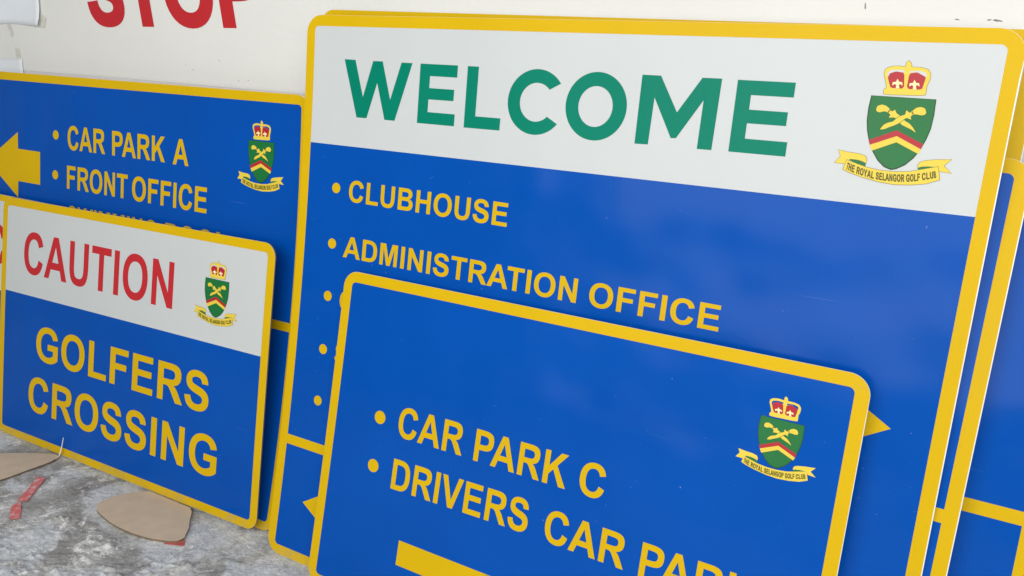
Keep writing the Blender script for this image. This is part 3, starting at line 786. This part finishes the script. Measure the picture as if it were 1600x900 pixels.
# thin white plastic tie standing up against the lower edge of CAUTION
pts = [(-.2455, -.1730, .0045), (-.2485, -.1680, .0050), (-.2520, -.1600, .0050), (-.2525, -.1590, .0080), (-.2480, -.1575, .0200), (-.2420, -.1565, .0380), (-.2345, -.1570, .0580)]
V = []; F = []
for i, p in enumerate(pts):
    t = (Vector(pts[min(i+1, len(pts)-1)])-Vector(pts[max(i-1, 0)])).normalized()
    n1 = t.cross(Vector((.3, 1, .1))).normalized(); n2 = t.cross(n1)
    w_ = .0018 if i < 5 else .0013
    for k in range(6):
        a = math.pi*k/3; V.append(Vector(p)+n1*math.cos(a)*w_*1.2+n2*math.sin(a)*w_*.6)
for i in range(len(pts)-1):
    for k in range(6):
        a = i*6+k; b_ = i*6+(k+1) % 6; F.append((a, b_, b_+6, a+6))
F.append(tuple(range(5, -1, -1))); F.append(tuple(range(len(V)-6, len(V))))
o = link('plastic_tie', [v-Vector((-.25, -.165, 0)) for v in V], F, TIE); o.location = (-.25, -.165, 0)
tag(o, 'thin bent white plastic tie standing at the bottom edge of the CAUTION sign', 'cable tie')

# papers taped to the board at the upper left
def paper(name, P, label, curl, gx, gz):
    """P: corner loop bl, br, tr, tl in wall x, z; lies against the board with lifted lower corner"""
    nx_, nz = 18, 14; V = []; F = []
    bl, br, tr_, tl = P
    for j in range(nz+1):
        for i in range(nx_+1):
            u, v = i/nx_, j/nz
            x = (bl[0]*(1-u)+br[0]*u)*(1-v)+(tl[0]*(1-u)+tr_[0]*u)*v
            z = (bl[1]*(1-u)+br[1]*u)*(1-v)+(tl[1]*(1-u)+tr_[1]*u)*v
            z += .0012*math.sin(u*11+1)*(1-v); x += .0022*math.sin(v*13)*u
            lift = .0012 + curl*max(0, (u-gx)/(1-gx))**2*.6 + curl*max(0, (gz-v)/gz)**2*(.5+.5*math.sin(u*7)) + .0012*abs(noise.noise(Vector((u*5, v*5, 2))))
            V.append((x-bl[0], -lift, z-bl[1]))
    for j in range(nz):
        for i in range(nx_):
            a = j*(nx_+1)+i; F.append((a, a+1, a+nx_+2, a+nx_+1))
    o = link(name, V, F, PAPER, smooth=True); o.location = (bl[0], YW, bl[1])
    sm = o.modifiers.new('thickness', 'SOLIDIFY'); sm.thickness = .0004; sm.offset = 0
    return tag(o, label, 'paper', 'papers taped on the wall board')
paper('paper_sheet', [(-.92, 1.0665), (-.5615, 1.0632), (-.5500, 1.30), (-.92, 1.30)], 'blank white paper sheet taped to the board at the upper left corner', .008, .82, .25)
paper('paper_sheet', [(-1.0, .80), (-.640, .80), (-.6560, .9760), (-1.0, .9640)], 'lower white paper sheet mostly hidden behind the CAR PARK A sign', .002, .9, .2)
def tape_bit(x, z, w, h, ang, label):
    c, s_ = math.cos(ang), math.sin(ang); P = []
    rnd = random.Random(int((x+3)*1000))
    for a, b_ in ((-1, -1), (-.3, -1.1), (.4, -.9), (1, -1), (1.05, 0), (1, 1), (.2, .9), (-.5, 1.1), (-1, 1), (-.9, 0)):
        px, pz = a*w/2*(1+rnd.uniform(-.12, .12)), b_*h/2*(1+rnd.uniform(-.12, .12)); P.append((px*c-pz*s_, px*s_+pz*c))
    n = len(P); V = [(a, 0, b_) for a, b_ in P]+[(a, -.0007, b_) for a, b_ in P]
    F = [tuple(range(n, 2*n)), tuple(range(n-1, -1, -1))]+[(i, (i+1) % n, n+(i+1) % n, n+i) for i in range(n)]
    o = link('tape_piece', V, F, TAPE_CLEAR); o.location = (x, YW-.0004, z)
    return tag(o, label, 'tape', 'old tape bits on the wall board')
tape_bit(-.675, .980, .020, .042, .15, 'yellowed tape scrap left on the board between the two papers')
tape_bit(-.7020, 1.050, .014, .034, .5, 'short grey tape scrap under the lower edge of the upper paper')
tape_bit(-.5535, 1.072, .022, .030, -.3, 'grey tape scrap at the lower right corner of the upper paper')
def scuff(x, z, w, h, ang, label):
    c, s_ = math.cos(ang), math.sin(ang); P = []
    rnd = random.Random(int((x+3)*777)); n = 14
    for i in range(n):
        a = 2*math.pi*i/n; k = rnd.uniform(.6, 1.15); px, pz = math.cos(a)*w/2*k, math.sin(a)*h/2*k
        P.append((px*c-pz*s_, px*s_+pz*c))
    V = [(a, 0, b_) for a, b_ in P]+[(a, -.0006, b_) for a, b_ in P]
    F = [tuple(range(n, 2*n)), tuple(range(n-1, -1, -1))]+[(i, (i+1) % n, n+(i+1) % n, n+i) for i in range(n)]
    o = link('scuff_mark', V, F, SCUFF, root); o.location = (x, .0003, z-.944)
    return o
scuff(1.4584, 1.129, .0022, .010, .1, '')
scuff(1.5830, 1.1125, .0060, .0020, -.1, '')
scuff(1.6330, 1.1118, .0130, .0032, -.1, '')
scuff(1.6230, 1.1125, .0060, .0020, .2, '')
for (x, z) in ((-.012, .985), (.012, .975), (.16, .957), (.19, .960), (.1, 1.0)):
    scuff(x, z, .0022, .0028, .3, '')
